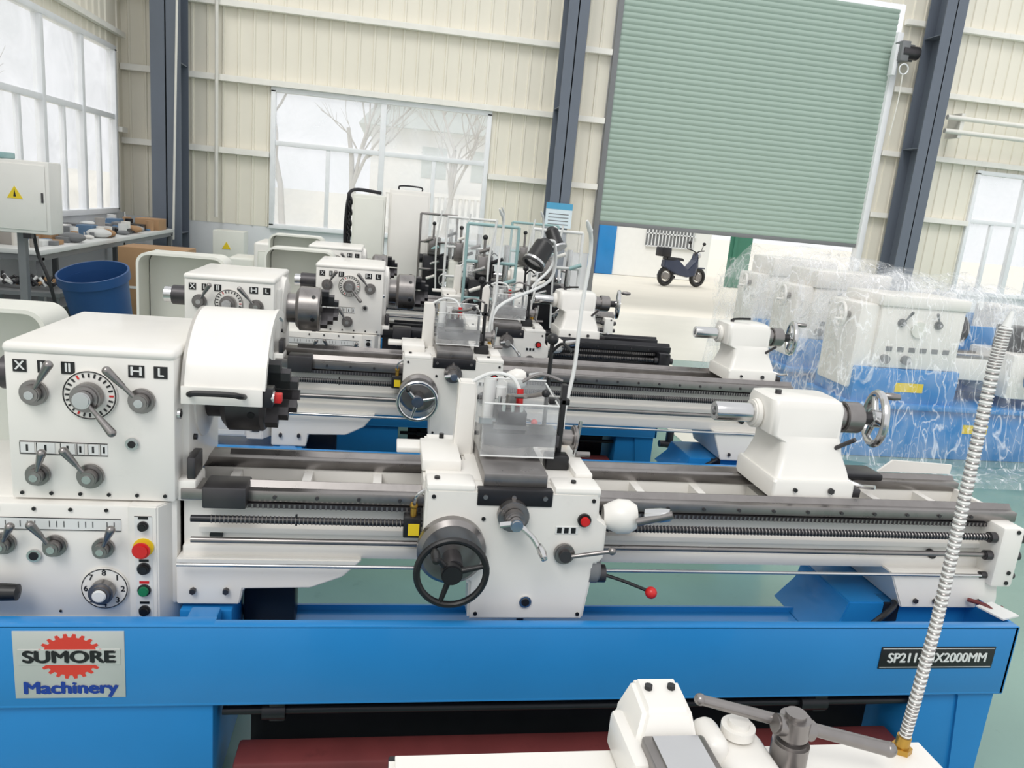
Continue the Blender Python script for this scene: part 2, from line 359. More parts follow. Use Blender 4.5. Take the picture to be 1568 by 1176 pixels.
        k.done()
    # ---- stand
    s=B('stand',E,(0,0,0),(1,1,stz))
    xr=xend-.11
    s.box(-1.45,xr,-.25,-.235,.35,.61,BLUE,.004); s.box(-1.45,xr,-.25,-.215,.600,.612,BLUE,.004)
    s.box(-1.45,-.45,-.248,-.20,.45,.613,BLUE,.004)
    s.box(-1.45,xr,-.25,-.21,.345,.357,BLUE,.003)
    s.box(-1.45,xr,-.24,.20,.40,.41,BLUE); s.box(-1.45,xr,.19,.20,.40,.43,BLUE)
    s.box(xr-.012,xr,-.25,.20,.35,.61,BLUE)
    s.box(-1.45,-.455,-.235,.5,0,.40,BLUE,.006); s.box(-1.45,-.61,-.20,.45,.40,.475,BLUE,.01)
    s.box(-.60,-.44,-.04,.36,.40,.54,BLUE,.006); s.box(-.56,-.47,-.2,-.05,.40,.56,BLUE,.008)
    s.prism([(xr-.02,.36),(xr-.02,0),(xr-.12,0),(xr-.16,.33),(xr-.18,.36)],1,-.235,-.22,BLUE)
    s.box(xr-.3,xr-.01,-.225,.40,0,.40,BLUE,.006)
    s.prism([(xr-.60,.41),(xr,.41),(xr,.573),(xr-.50,.573),(xr-.52,.5)],1,-.02,.32,BLUE,.004)
    s.box(xr-.36,xr-.30,-.03,.05,.50,.573,DARK,.004)
    for i in range(3): s.box(.0+i*.6,.03+i*.6,-.20,.19,.36,.40,BLUE)
    s.cyl((-.44,-.17,.27),(xr-.2,-.17,.27),.014,DARK,seg=14)
    for x in (-.3,1.55): s.box(x,x+.05,-.19,-.15,.24,.40,DARK,.005)
    s.cyl((-.32,-.17,.27),(-.25,-.17,.27),.03,DARK); s.cyl((1.5,-.17,.27),(1.6,-.17,.27),.03,DARK)
    s.box(-.40,xr-.32,-.23,-.11,.05,.12,REDD,.01); s.box(-.38,xr-.34,-.02,.0,0,.40,DARK)  # red bar; dark backdrop sheet stands in for the shade under the tray
    s.box(-.12,.0,-.2,-.06,.412,.415,LABEL,rot=Matrix.Rotation(.6,4,'Z'))
    s.box(-.43,-.26,.1,.19,.3,.62,DARK,.01)
    s.tube([(xr-.55,-.02,.44),(xr-.5,-.1,.50),(xr-.42,-.1,.56),(xr-.35,-.06,.58),(xr-.33,-.03,.58)],.011,BLACK)
    s.tube([(xr-.06,-.07,.615),(xr-.03,-.12,.62),(xr,-.15,.60),(xr+.06,-.1,.6)],.008,REDD)
    s.box(xr-.05,xr+.04,-.2,-.1,.612,.618,LABEL,rot=Matrix.Rotation(.3,4,'Z'))
    s.done()
    if front:
        n=B('nameplates',E)
        n.box(-.99,-.695,-.2525,-.246,.380,.595,PLATE,.001)
        cx,cz=-.84,.515
        pts=[]
        for i in range(22):
            a=2*math.pi*i/22
            for k,(o,r) in enumerate(((-.09,.066),(-.05,.078),(.05,.078),(.09,.066))):
                pts.append((cx+r*1.12*math.cos(a+o),cz+r*.92*math.sin(a+o)))
        n.prism(pts,1,-.2535,-.252,LOGOR)
        n.box(-.978,-.706,-.2545,-.252,.489,.538,PLATE)
        n.box(1.715,2.155,-.2525,-.246,.452,.535,BLACK,.001); n.box(1.72,2.15,-.2530,-.252,.457,.459,LABEL); n.box(1.72,2.15,-.2530,-.252,.528,.530,LABEL)
        n.done()
        txt(E,'SUMORE',.052,(-.842,-.2552,.513),BLACK,0,sx=1.22,bold=.0032)
        txt(E,'Machinery',.054,(-.842,-.2535,.412),LOGOB,0,sx=1.12,bold=.0030)
        txt(E,'SP2114-IIX2000MM',.050,(1.935,-.2535,.493),LABEL,0,sx=.95,bold=.0016)
    # ---- carriage
    t=B('carriage',E,Z); o=carr; wh=wheelm or BLACK
    t.prism([(.14+o,-.06),(.70+o,-.06),(.70+o,.10),(.58+o,.14),(.58+o,.30),(.68+o,.33),(.68+o,.42),(.16+o,.42),(.16+o,.33),(.28+o,.30),(.28+o,.14),(.14+o,.10)],2,.935,1.0,WHITE,.008)
    t.prism([(.145+o,.995),(.145+o,.80),(.165+o,.74),(.30+o,.68),(.305+o,.548),(.69+o,.548),(.71+o,.75),(.735+o,.76),(.735+o,.89),(.705+o,.91),(.70+o,.995)],1,-.13,-.045,WHITE,.008)
    t.box(.145+o,.30+o,-.13,-.02,.98,1.01,WHITE,.012); t.box(.55+o,.705+o,-.13,-.02,.98,1.01,WHITE,.012)
    t.box(.305+o,.545+o,-.135,-.10,.945,1.0,DARK,.004)
    for sx_ in (.33,.42,.52): t.cyl((sx_+o,-.135,.975),(sx_+o,-.14,.975),.008,STEEL,seg=8)
    t.rev((.235+o,-.13,.80),(0,-1,0),[(0,.108),(.03,.108),(.045,.094),(.05,.06),(.05,.001)],STEEL,40)
    t.cyl((.235+o,-.18,.79),(.235+o,-.26,.79),.03,STEELD)
    hwheel(t,(.228+o,-.27,.785),(0,-1,0),.104,.0105,wh,.032,handle=math.radians(-100),rot=.5,hm=BLACK)
    t.cyl((.42+o,-.13,.92),(.42+o,-.165,.92),.05,STEEL,bev=.005); t.cyl((.42+o,-.165,.92),(.42+o,-.20,.92),.032,STEEL,bev=.004)
    t.cyl((.42+o,-.20,.92),(.42+o,-.23,.92),.02,CHROME,bev=.004)
    t.tube([(.37+o,-.21,.915),(.42+o,-.215,.92),(.47+o,-.22,.885),(.495+o,-.24,.85)],.009,CHROME); t.rev((.495+o,-.23,.86),(.1,-1,-.3),[(0,.001),(0,.009),(.03,.014),(.06,.01),(.065,.001)],CHROME,14)
    t.cyl((.60+o,-.13,.79),(.60+o,-.15,.79),.034,STEEL,bev=.004); t.cyl((.60+o,-.15,.79),(.60+o,-.165,.79),.02,STEELD)
    t.cyl((.62+o,-.16,.79),(.74+o,-.18,.82),.007,STEEL); t.sph((.745+o,-.18,.821),.013,STEEL)
    t.box(.565+o,.64+o,-.1325,-.129,.855,.88,LABEL)
    for i in range(3): t.box(.57+o+i*.023,.585+o+i*.023,-.1335,-.129,.858,.877,BLACK)
    t.cyl((.655+o,-.13,.905),(.655+o,-.14,.905),.022,BLACK); t.cyl((.655+o,-.14,.905),(.655+o,-.155,.905),.015,RED,bev=.003)
    t.cyl((.49+o,-.13,.615),(.49+o,-.137,.615),.02,CHROME); t.cyl((.49+o,-.137,.615),(.49+o,-.14,.615),.013,BLACK)
    t.cyl((.49+o,-.08,.55),(.49+o,-.08,.48),.012,STEELD)
    for (bx,bz) in ((.17,.97),(.68,.97),(.33,.90),(.33,.57),(.67,.57)): t.cyl((bx+o,-.13,bz),(bx+o,-.134,bz),.007,BLACK,seg=6)
    for (bx,by) in ((.18,-.08),(.25,.03),(.62,-.08),(.66,.03),(.62,.36),(.22,.37)): t.cyl((bx+o,by,1.0),(bx+o,by,1.018),.009,BLACK,seg=8)
    t.cyl((.69+o,-.085,.715),(.735+o,-.085,.715),.05,GREYP,bev=.008); t.cyl((.735+o,-.085,.695),(.76+o,-.085,.695),.03,STEELD)
    t.tube([(.75+o,-.09,.695),(.82+o,-.12,.685),(.90+o,-.15,.665)],.006,BLACK); t.sph((.905+o,-.155,.663),.020,RED)
    t.rev((.735+o,-.07,.895),(1,-.15,.05),[(0,.035),(.02,.045),(.05,.058),(.085,.056),(.11,.04),(.12,.0)],WHITE,24)
    t.cyl((.83+o,-.14,.905),(.93+o,-.18,.95),.013,STEEL); t.rev((.86+o,-.13,.925),(.9,-.5,.25),[(0,.001),(0,.022),(.05,.024),(.08,.020),(.08,.012),(.06,.01)],CHROME,20)
    t.box(.085+o,.14+o,-.07,-.02,.80,.87,BLACK,.004); t.box(.10+o,.135+o,-.072,-.07,.81,.85,YEL)
    t.cyl((.115+o,-.05,.87),(.115+o,-.05,.90),.010,BRASS); t.sph((.115+o,-.05,.905),.013,BRASS); t.tube([(.115+o,-.05,.90),(.12+o,-.08,.95),(.16+o,-.06,.97)],.006,CHROME)
    # cross slide + compound + toolpost
    t.box(.325+o,.53+o,-.10,.47,.995,1.04,STEEL,.003); t.cyl((.43+o,.16,1.04),(.43+o,.16,1.07),.095,STEEL,seg=40,bev=.003)
    t.box(.34+o,.60+o,.09,.22,1.07,1.115,STEELD,.004); t.box(.38+o,.48+o,.09,.21,1.115,1.19,STEELD,.004)
    t.box(.37+o,.49+o,.085,.10,1.13,1.145,STEEL); t.box(.32+o,.38+o,.11,.13,1.14,1.16,CHROME)
    for ix in (.40,.43,.46):
        t.cyl((ix+o,.10,1.19),(ix+o,.10,1.215),.007,CHROME,seg=8); t.cyl((ix+o,.20,1.19),(ix+o,.20,1.215),.007,CHROME,seg=8)
    t.cyl((.43+o,.15,1.19),(.43+o,.15,1.235),.018,STEEL,bev=.003); t.tube([(.43+o,.15,1.23),(.48+o,.12,1.24),(.53+o,.09,1.26)],.008,STEEL); t.sph((.535+o,.085,1.262),.014,BLACK)
    t.cyl((.60+o,.155,1.09),(.66+o,.155,1.09),.028,STEEL,bev=.004); t.cyl((.66+o,.155,1.09),(.675+o,.155,1.09),.045,STEEL,bev=.005)
    t.cyl((.675+o,.155,1.03),(.685+o,.155,1.15),.007,CHROME); t.cyl((.68+o,.155,1.03),(.73+o,.155,1.03),.01,STEEL)
    t.box(.64+o,.70+o,-.02,.30,.995,1.02,WHITE,.006)
    t.done()
    u=B('splash_shield',E,Z); o2=o-.035
    u.prism([(.285+o2,.99),(.355+o2,.99),(.355+o2,1.22),(.345+o2,1.26),(.29+o2,1.26)],1,.20,.26,WHITE,.006)
    u.box(.17+o2,.30+o2,.02,.26,.995,1.035,WHITE,.006); u.box(.09+o2,.20+o2,.2,.3,.995,1.015,WHITE,.004)
    u.box(.36+o2,.61+o2,.04,.044,1.05,1.23,ACRYL); u.box(.36+o2,.61+o2,.28,.284,1.08,1.26,ACRYL)
    u.box(.607+o2,.611+o2,.04,.28,1.05,1.25,ACRYL); u.box(.36+o2,.364+o2,.04,.2,1.05,1.23,ACRYL)
    for (p,q_) in (((.36,.042,1.23),(.61,.042,1.23)),((.36,.282,1.26),(.61,.282,1.26)),((.61,.042,1.23),(.61,.282,1.25)),((.36,.042,1.05),(.61,.042,1.05))):
        u.cyl((p[0]+o2,p[1],p[2]),(q_[0]+o2,q_[1],q_[2]),.003,LABEL,seg=6)
    u.box(.63+o2,.648+o2,.10,.13,1.0,1.29,BLACK,.003); u.box(.59+o2,.67+o2,.06,.12,1.0,1.05,BLACK,.006); u.box(.59+o2,.66+o2,.10,.13,1.22,1.24,BLACK,.003)
    u.tube([(.50+o2,.16,1.28),(.56+o2,.16,1.31),(.64+o2,.16,1.29)],.006,STEEL)
    u.tube([(.33+o2,.23,1.25),(.40+o2,.22,1.29),(.47+o2,.2,1.285),(.50+o2,.18,1.24)],.007,LABEL); u.cyl((.50+o2,.18,1.25),(.50+o2,.17,1.19),.012,RED)
    u.cyl((.40+o2,.23,1.12),(.40+o2,.23,1.27),.022,LABEL); u.cyl((.44+o2,.24,1.2),(.44+o2,.24,1.24),.02,LABEL)
    for zz in (1.07,1.2): u.cyl((.36+o2,.23,zz),(.375+o2,.23,zz),.008,BLACK,seg=8)
    u.done()
    if hose:
        v=B('coolant_hose',E,Z)
        v.tube([(.67+o,.30,1.0),(.66+o,.31,1.12),(.685+o,.33,1.30),(.69+o,.34,1.52),(.70+o,.34,1.68),(.695+o,.33,1.76),(.68+o,.30,1.80)],.0075,LABEL)
        v.cyl((.67+o,.30,1.0),(.67+o,.30,1.05),.014,BRASS,seg=6); v.rev((.68+o,.30,1.80),(-.4,-.5,.6),[(0,.01),(.03,.008),(.05,.004),(.05,.001)],LABEL,10)
        v.cyl((.60+o,.36,1.0),(.60+o,.36,1.42),.008,BLACK); v.sph((.60+o,.36,1.40),.022,BLACK); v.tube([(.60+o,.36,1.35),(.63+o,.33,1.39),(.66+o,.3,1.37)],.006,BLACK)
        v.done()
    # ---- tailstock
    w=B('tailstock',E,Z); o=tail
    def rs(x0,x1,y0,y1,z,r):
        out=[]
        for cx,cy,a0 in ((x1-r,y1-r,0),(x0+r,y1-r,90),(x0+r,y0+r,180),(x1-r,y0+r,270)):
            for k in range(5):
                a=math.radians(a0+22.5*k); out.append((cx+o+r*math.cos(a),cy+r*math.sin(a),z))
        return out
    w.loft([rs(1.385,1.705,.045,.35,.93,.012),rs(1.385,1.705,.045,.35,.99,.012),rs(1.39,1.70,.05,.345,1.0,.014)],WHITE)
    w.loft([rs(1.395,1.695,.055,.345,.99,.02),rs(1.41,1.69,.075,.34,1.03,.025),rs(1.43,1.675,.10,.34,1.08,.025),rs(1.43,1.67,.11,.34,1.12,.025),rs(1.39,1.67,.125,.35,1.14,.025),rs(1.385,1.675,.13,.35,1.24,.03),rs(1.39,1.67,.145,.34,1.265,.03),rs(1.41,1.655,.17,.31,1.275,.03)],WHITE)
    w.cyl((1.36+o,.25,1.19),(1.39+o,.25,1.19),.055,WHITE,bev=.006)
    w.rev((1.37+o,.25,1.19),(-1,0,0),[(0,.036),(.15,.036),(.155,.033),(.155,.018),(.12,.012)],CHROME)
    w.cyl((1.67+o,.25,1.19),(1.73+o,.25,1.19),.05,STEEL,bev=.006); w.cyl((1.73+o,.25,1.19),(1.80+o,.25,1.19),.06,STEEL,bev=.004); w.cyl((1.80+o,.25,1.19),(1.87+o,.25,1.19),.025,STEELD)
    hwheel(w,(1.875+o,.25,1.19),(1,-.25,0),.098,.015,CHROME,.034,handle=math.radians(30),rot=.3,hm=STEEL)
    w.cyl((1.44+o,.22,1.27),(1.44+o,.22,1.29),.012,STEELD)
    if not front: w.tube([(1.44+o,.22,1.29),(1.47+o,.19,1.30),(1.52+o,.14,1.31)],.007,BLACK)
    w.cyl((1.63+o,.13,1.09),(1.67+o,.05,1.16),.008,STEELD); w.tube([(1.67+o,.08,1.0),(1.72+o,.04,.99),(1.75+o,.0,1.0)],.008,CHROME)
    w.cyl((1.61+o,.045,.965),(1.61+o,.035,.965),.012,STEELD,seg=6); w.cyl((1.47+o,.045,.965),(1.47+o,.035,.965),.008,BLACK,seg=6)
    w.box(1.69+o,1.75+o,.07,.3,.93,.965,STEELD,.006)
    w.done()
    return E
L1=lathe(0,2.35,front=True,cover=-.24,cdz=-.055)
L2=lathe(0,4.3,carr=-.045,tail=.70,xend=2.5,guard=False,wheelm=CHROME,deep=1.3,stz=.80)
L3=lathe(.57,5.45,carr=-.15,tail=-.70,xend=1.55,guard=False,bedm=DARK,detail=False,deep=1.2,stz=.85)
L4=lathe(.35,7.1,carr=0,tail=-.6,xend=1.8,guard=False,detail=False)
b=B('way_cover',L1,(0,0,ZO)); b.box(1.76,1.98,.27,.39,.925,.955,DARK,.01); b.prism([(2.0,.945),(2.33,.945),(2.33,.985),(2.06,.995)],1,.34,.35,WHITE); b.done()
# foreground lathe: its saddle and tool rest at the bottom of the frame
E0=empty('metal_lathe',(0,0,0))
b=B('bed_and_saddle',E0)
b.box(-.4,2.0,.5,.9,.70,.93,WHITE,.01); b.box(-.4,2.0,.5,.58,.93,.95,STEEL); b.box(-.4,2.0,.82,.9,.93,.95,STEEL)
b.box(-.4,2.0,.42,.98,.40,.45,BLUE,.01); b.box(-.4,0,.45,.9,0,.70,BLUE,.01); b.box(1.6,2.0,.45,.9,0,.70,BLUE,.01)
b.prism([(.08,.45),(1.0,.45),(1.0,1.08),(.04,1.08),(.04,1.0)],2,.95,1.0,WHITE,.01)
b.box(.04,.08,1.075,1.09,.96,.985,BLACK,.003)
b.done()
b=B('tool_rest',E0)
b.loft([[(.42,.97,1.0),(.54,.97,1.0),(.54,1.11,1.0),(.42,1.11,1.0)],[(.42,.99,1.06),(.53,.99,1.06),(.53,1.11,1.06),(.42,1.11,1.06)],[(.445,1.03,1.105),(.525,1.03,1.105),(.525,1.11,1.115),(.445,1.11,1.115)]],WHITE,.008)
b.box(.405,.44,.95,1.09,1.0,1.07,WHITE,.012)
for px_ in (.465,.505): b.cyl((px_,1.08,1.105),(px_,1.08,1.118),.007,BLACK,seg=8)
b.box(.43,.535,.72,1.0,1.0,1.085,STEEL,.006); b.box(.445,.52,.74,.99,1.085,1.09,CHROME)
b.box(.535,.58,.98,1.06,1.0,1.08,WHITE,.02,seg=3); b.box(.56,.66,.93,1.06,1.0,1.055,WHITE,.025,seg=3); b.cyl((.61,1.03,1.05),(.61,1.03,1.085),.028,WHITE,bev=.01)
b.box(.56,.70,.85,.98,1.0,1.03,STEEL,.004)
b.cyl((.69,1.0,.99),(.69,1.0,1.07),.030,STEEL,bev=.004); b.cyl((.69,1.0,1.07),(.69,1.0,1.12),.025,STEEL,bev=.008); b.cyl((.655,1.0,1.10),(.725,1.0,1.085),.017,STEEL,bev=.003)
b.cyl((.54,1.04,1.118),(.855,.98,1.062),.0085,STEEL,r2=.012); b.sph((.54,1.04,1.118),.010,STEEL); b.sph((.855,.98,1.062),.013,STEEL)
b.done()
b=B('coolant_hose',E0)
pts=[(.94,1.05,.99),(.945,1.05,1.10),(.95,1.05,1.25),(.948,1.05,1.40),(.945,1.05,1.55),(.942,1.05,1.70),(.947,1.05,1.765)]
b.tube(pts,.0085,LABEL,10)
for i in range(170):
    t=i/170*(len(pts)-1); k=int(t); f=t-k; p=Vector(pts[k]).lerp(Vector(pts[min(k+1,len(pts)-1)]),f)
    b.torus(p,(0,0,1),.0085,.0018,LABEL if i%2 else STEEL,12,5)
b.cyl((.94,1.05,.97),(.94,1.05,1.01),.018,BRASS,seg=6); b.cyl((.94,1.05,1.01),(.941,1.05,1.03),.012,BRASS); b.cyl((.947,1.05,1.765),(.952,1.05,1.79),.007,LABEL,r2=.003)
b.done()
# ------------------------------------------------------------ room
YB=14.5; XL=-4.6
def corr(b,u0,u1,z0,z1,m,along='x',plane=YB,sgn=-1):
    u=math.ceil((u0)/.25)*.25
    pr=[(u0,0)]
    while u<u1-.06:
        if u>u0: pr+=[(u,0),(u+.012,.022),(u+.04,.022),(u+.052,0)]
        u+=.25
    pr.append((u1,0))
    f=lambda u,o,z:(u,plane+sgn*o,z) if along=='x' else (plane+sgn*o,u,z)
    b.loft([[f(u,o,z0) for u,o in pr],[f(u,o,z1) for u,o in pr]],m,closed=False,caps=False)
H=7.0
wx0,wx1,wz0,wz1=-2.13,1.61,1.13,3.42
dx0,dx1,dz1=3.85,9.21,6.2
rx0,rx1,rz0,rz1=11.6,15.0,.95,3.35
PZ=(2.34,3.52,4.7,5.9)
def purl(b,a,c,z): b.prism([(YB-.13,z-.05),(YB-.025,z-.05),(YB-.025,z+.05),(YB-.13,z+.05)],0,a,c,PURL,.004)
b=B('wall_back')
corr(b,XL,wx0,1.1,H,CREAM); corr(b,wx0,wx1,wz1,H,CREAM); corr(b,wx1,dx0-.11,1.1,H,CREAM)
b.box(XL,dx0-.12,YB+.005,YB+.2,0,1.12,MASON)
for z in PZ:
    purl(b,XL+.01,wx0-.06,z); purl(b,wx1+.06,dx0-.12,z)
    if z>3.45: purl(b,wx0-.06,wx1+.06,z)
b.done()
b=B('wall_back')
corr(b,dx1+.13,rx0,.9,H,CREAM); corr(b,rx0,rx1,rz1,H,CREAM); corr(b,rx1,18,.9,H,CREAM)
b.box(dx1+.14,18,YB+.005,YB+.2,0,.95,MASON)
for z in PZ:
    purl(b,dx1+.14,rx0-.06,z)
    if z>3.4: purl(b,rx0-.06,17.9,z)
b.done()
b=B('wall_back'); corr(b,dx0-.11,dx1+.13,dz1+.01,H,CREAM); b.done()
b=B('wall_left')
corr(b,6.0,10.0,1.15,H,CREAM,'y',XL,1); corr(b,10.0,14.0,3.75,H,CREAM,'y',XL,1); corr(b,14.0,YB,1.15,H,CREAM,'y',XL,1)
b.box(XL-.2,XL-.005,0,YB,0,1.17,MASON); corr(b,-1,2,1.15,H,CREAM,'y',XL,1); corr(b,2,6,3.75,H,CREAM,'y',XL,1)
for z in (2.5,4.6,5.8): b.box(XL+.03,XL+.12,14.08,YB-.14,z-.04,z+.04,PURL)
b.box(XL+.03,XL+.12,6,YB-.14,3.95,4.03,PURL)
b.done()
b=B('floor'); b.box(XL-.2,18,-2,YB+.1,-.1,0,FL); b.box(3.3,9.2,9.9,YB+.1,-.05,.003,DAYFL); b.box(2.6,3.75,5.0,YB+.1,-.05,.0035,DAYFL); b.done()  # thin pale slabs carry the bright daylight on the floor as colour
def window(name,u0,u1,z0,z1,along,plane,cols,zm):
    b=B(name); t=.05; f=lambda a,c,y0,y1,z,zz,m,bev=.004: b.box(a,c,plane+y0,plane+y1,z,zz,m,bev) if along=='x' else b.box(plane-y1,plane-y0,a,c,z,zz,m,bev)
    f(u0-t,u1+t,-.07,.06,z0-t,z0+t*.6,WFRAME); f(u0-t,u1+t,-.07,.06,z1-t*.6,z1+t,WFRAME)
    f(u0-t,u0+t*.6,-.07,.06,z0,z1,WFRAME); f(u1-t*.6,u1+t,-.07,.06,z0,z1,WFRAME)
    f(u0,u1,-.05,.04,zm-.04,zm+.04,WFRAME)
    for i in range(cols+1):
        x=u0+(u1-u0)*i/cols
        if 0<i<cols: f(x-.05,x+.05,-.06,.05,z0,z1,WFRAME)
    for i in range(cols):
        x=u0+(u1-u0)*(i+.5)/cols
        f(x-.035,x+.035,-.04,.03,z0,zm,WFRAME)
    f(u0,u1,-.005,.0,z0,z1,GLASS,0)
    b.done()
window('window_1',wx0,wx1,wz0,wz1,'x',YB,2,2.55)
window('window_2',10.0,14.0,1.2,3.72,'y',XL,3,2.68)
window('window_3',rx0,rx1,rz0,rz1,'x',YB,3,2.4)
window('window_4',2.0,6.0,1.2,3.72,'y',XL,3,2.68)
def column(x,y,w=.34,d=.5,name='steel_column'):
    b=B(name); b.box(x-w/2,x+w/2,y-d/2,y-d/2+.02,0,H+1,COLM); b.box(x-w/2,x+w/2,y+d/2-.02,y+d/2,0,H+1,COLM); b.box(x-.01,x+.01,y-d/2,y+d/2,0,H+1,COLM)
    b.box(x-w/2-.06,x+w/2+.06,y-d/2-.06,y+d/2+.0,0,.03,COLM)
    for z in (.9,3.6,5.6): b.box(x-w/2+.01,x+w/2-.01,y-d/2+.021,y+d/2-.021,z,z+.015,COLM)
    return b.done()
column(-3.72,14.05,.46,.5); column(2.92,14.05,.36,.5); column(9.9,14.05,.42,.5)
b=B('door_1')
pr=[]; z=1.72
while z<dz1-.1:
    for k in range(6): pr.append((z+.1*k/6,-.018*math.sin(math.pi*k/6)))
    z+=.1
b.loft([[(dx0+.005,YB-.04+o,zz) for zz,o in pr],[(dx1-.005,YB-.04+o,zz) for zz,o in pr]],SHUT,closed=False,caps=False)
b.box(dx0+.01,dx1-.01,YB-.055,YB-.02,1.66,1.735,GREYP,.004)
b.box(dx0-.10,dx0,YB-.10,YB+.06,0,dz1,GREYP,.004); b.box(dx1,dx1+.12,YB-.12,YB+.06,0,dz1-.5,WFRAME,.004)
b.done()
b=B('shutter_motor')
b.box(dx1-.05,dx1+.12,YB-.40,YB-.16,5.15,5.5,GREYP,.01); b.cyl((dx1-.02,YB-.30,5.32),(dx1+.36,YB-.30,5.32),.12,STEELD,bev=.02); b.box(dx1-.1,dx1-.02,YB-.3,YB-.15,4.9,5.45,WFRAME,.01)
b.torus((dx1+.05,YB-.42,5.0),(0,1,0),.09,.012,WFRAME); b.tube([(dx1+.05,YB-.42,4.9),(dx1+.06,YB-.42,4.4),(dx1+.02,YB-.42,3.8)],.012,PIPE)
b.box(dx1-.02,dx1+.36,YB-.17,YB-.135,5.2,5.5,GREYP)
b.done()
b=B('wall_pipe'); b.cyl((-3.05,YB-.17,1.2),(-3.05,YB-.17,H),.03,PIPE); b.cyl((-3.6,13.7,.8),(-3.45,13.7,H),.018,PIPE); b.done()
b=B('conduit_rail')
for z in (4.25,4.0): b.cyl((10.3,YB-.5,z),(17.9,YB-.5,z),.045,PIPE)
for x in (10.6,12.6,14.6): b.box(x,x+.08,YB-.5,YB-.135,3.9,4.35,PIPE)
b.done()
b=B('safety_notice'); b.box(2.68,3.16,13.76,13.775,1.55,1.98,mat('notice_white',srgb(215,228,236),.5)); b.box(2.68,3.16,13.757,13.761,1.87,1.98,mat('notice_blue',srgb(80,160,200),.5))
for i in range(4): b.box(2.73,3.1,13.757,13.761,1.6+i*.06,1.615+i*.06,GREYP)
b.done()
# ------------------------------------------------------------ left side items
E=empty('electrical_cabinet',(-3.08,7.0,0)); b=B('cabinet_body',E)
b.box(-.32,.28,0,.25,1.28,1.87,WHITE,.012); b.box(-.29,.25,-.012,0,1.31,1.84,WHITE,.006)
b.box(.22,.235,-.02,-.01,1.54,1.62,STEELD); b.prism([(-.04,1.56),(.08,1.56),(.02,1.66)],1,-.016,-.012,YEL); b.prism([(.01,1.575),(.03,1.575),(.02,1.635)],1,-.018,-.014,BLACK)
b.box(-.03,.03,.10,.16,0,1.28,GREYP); b.box(-.2,.2,-.05,.3,0,.02,GREYP); b.tube([(.1,.1,1.28),(.12,.12,1.1),(.2,.1,.9),(.25,.12,.6),(.3,.1,.2),(.32,.1,.02)],.015,BLACK)
b.box(.06,.12,.0,.06,1.24,1.28,BLACK); b.box(-.3,-.05,.0,.2,1.87,1.92,CYAN,.01); b.cyl((-.22,.12,1.87),(-.18,.12,4.2),.014,PIPE)
b.done()
b=B('workbench')
b.box(-4.5,-3.55,8.6,13.6,.93,.98,LABEL,.005); b.box(-4.5,-3.57,8.62,13.58,.87,.93,GREYP)
for y in (8.7,11.2,13.5):
    for x in (-4.45,-3.6): b.box(x-.03,x+.03,y-.03,y+.03,0,.9,GREYP)
b.box(-4.45,-3.6,8.7,13.5,.3,.33,GREYP)
cm=[LABEL,DARK,CARD,GREYP,WHITE,mat('clutter_blue',srgb(90,120,150),.6),mat('rag_grey',srgb(170,165,160),.9)]
for i in range(120):
    x=random.uniform(-4.4,-3.68); y=random.uniform(8.8,13.4); s_=random.uniform(.03,.12); m=random.choice(cm)
    k=random.random()
    if k<.4: b.box(x-s_,x+s_,y-s_*1.2,y+s_*1.2,.98,.98+s_*random.uniform(.4,1.6),m,.008)
    elif k<.7: b.cyl((x,y,.98),(x,y,.98+s_*1.6),s_*.6,m,seg=14)
    else: b.sph((x,y,.98+s_*.5),s_,m,(1.3,1,.5))
b.box(-3.95,-3.6,12.9,13.3,.98,1.15,CARD,.005)
b.done()
b=B('scrap_table'); b.box(-3.95,-3.15,8.0,8.55,.60,.64,GREYP)
for x in (-3.9,-3.2):
    for y in (8.05,8.5): b.box(x-.02,x+.02,y-.02,y+.02,0,.6,GREYP)
for i in range(60):
    x=random.uniform(-3.85,-3.3); y=random.uniform(8.1,8.45); a=random.uniform(0,3); s_=random.uniform(.05,.12)
    b.cyl((x,y,.66+random.random()*.06),(x+s_*math.cos(a),y+s_*math.sin(a)*.5,.68+random.random()*.1),.015,random.choice([DARK,STEELD,CARD,LABEL]),seg=8)
b.done()
def tub(loc,R,h,tilt,m):
    b=B('plastic_tub',loc=loc)
    b.rev((0,0,0),(0,0,1),[(0,.001),(0,R*.8),(h*.9,R*.97),(h*.9,R*1.06),(h,R*1.06),(h,R),(.03,R*.76),(.03,.001)],m,36)
    o=b.done(); o.rotation_euler=tilt; return o
tub((-2.72,8.05,.07),.30,.86,(.25,-.08,0),BLUED)
b=B('cardboard_box'); b.box(-3.4,-2.6,10.4,11.0,0,.92,CARD,.005); b.box(-3.4,-2.6,10.395,10.4,.4,.43,LABEL); b.box(-2.95,-2.90,10.39,10.4,0,.92,LABEL); b.done()
b=B('electrical_cabinet'); b.box(-2.95,-2.45,13.6,14.0,0.0,1.02,WHITE2,.01); b.prism([(-2.8,.72),(-2.66,.72),(-2.73,.84)],1,13.59,13.6,YEL); b.box(-2.9,-2.87,13.58,13.6,.5,.6,BLACK); b.done()
E=empty('machine_enclosure',(-.45,8.9,0)); b=B('enclosure_body',E)
b.box(0,.36,0,.6,0,1.84,WHITE2,.015); b.box(.40,.86,.1,.7,0,1.93,WHITE,.015); b.box(.02,.34,-.01,0,.4,1.8,WHITE2,.006); b.box(.42,.84,.09,.1,.4,1.88,WHITE,.006)
b.tube([(.50,.12,1.93),(.52,.12,1.97),(.74,.12,1.97),(.76,.12,1.93)],.009,DARK)
for i in range(16): b.torus((-.05+.01*(i%3),.15+.02*(i%2),1.2+i*.04),(1,.3,.2),.04,.012,DARK,14,6)
b.tube([(-.06,.15,1.1),(-.08,.15,1.4),(-.06,.15,1.75),(.0,.2,1.88),(.3,.3,1.87)],.02,DARK)
b.done()
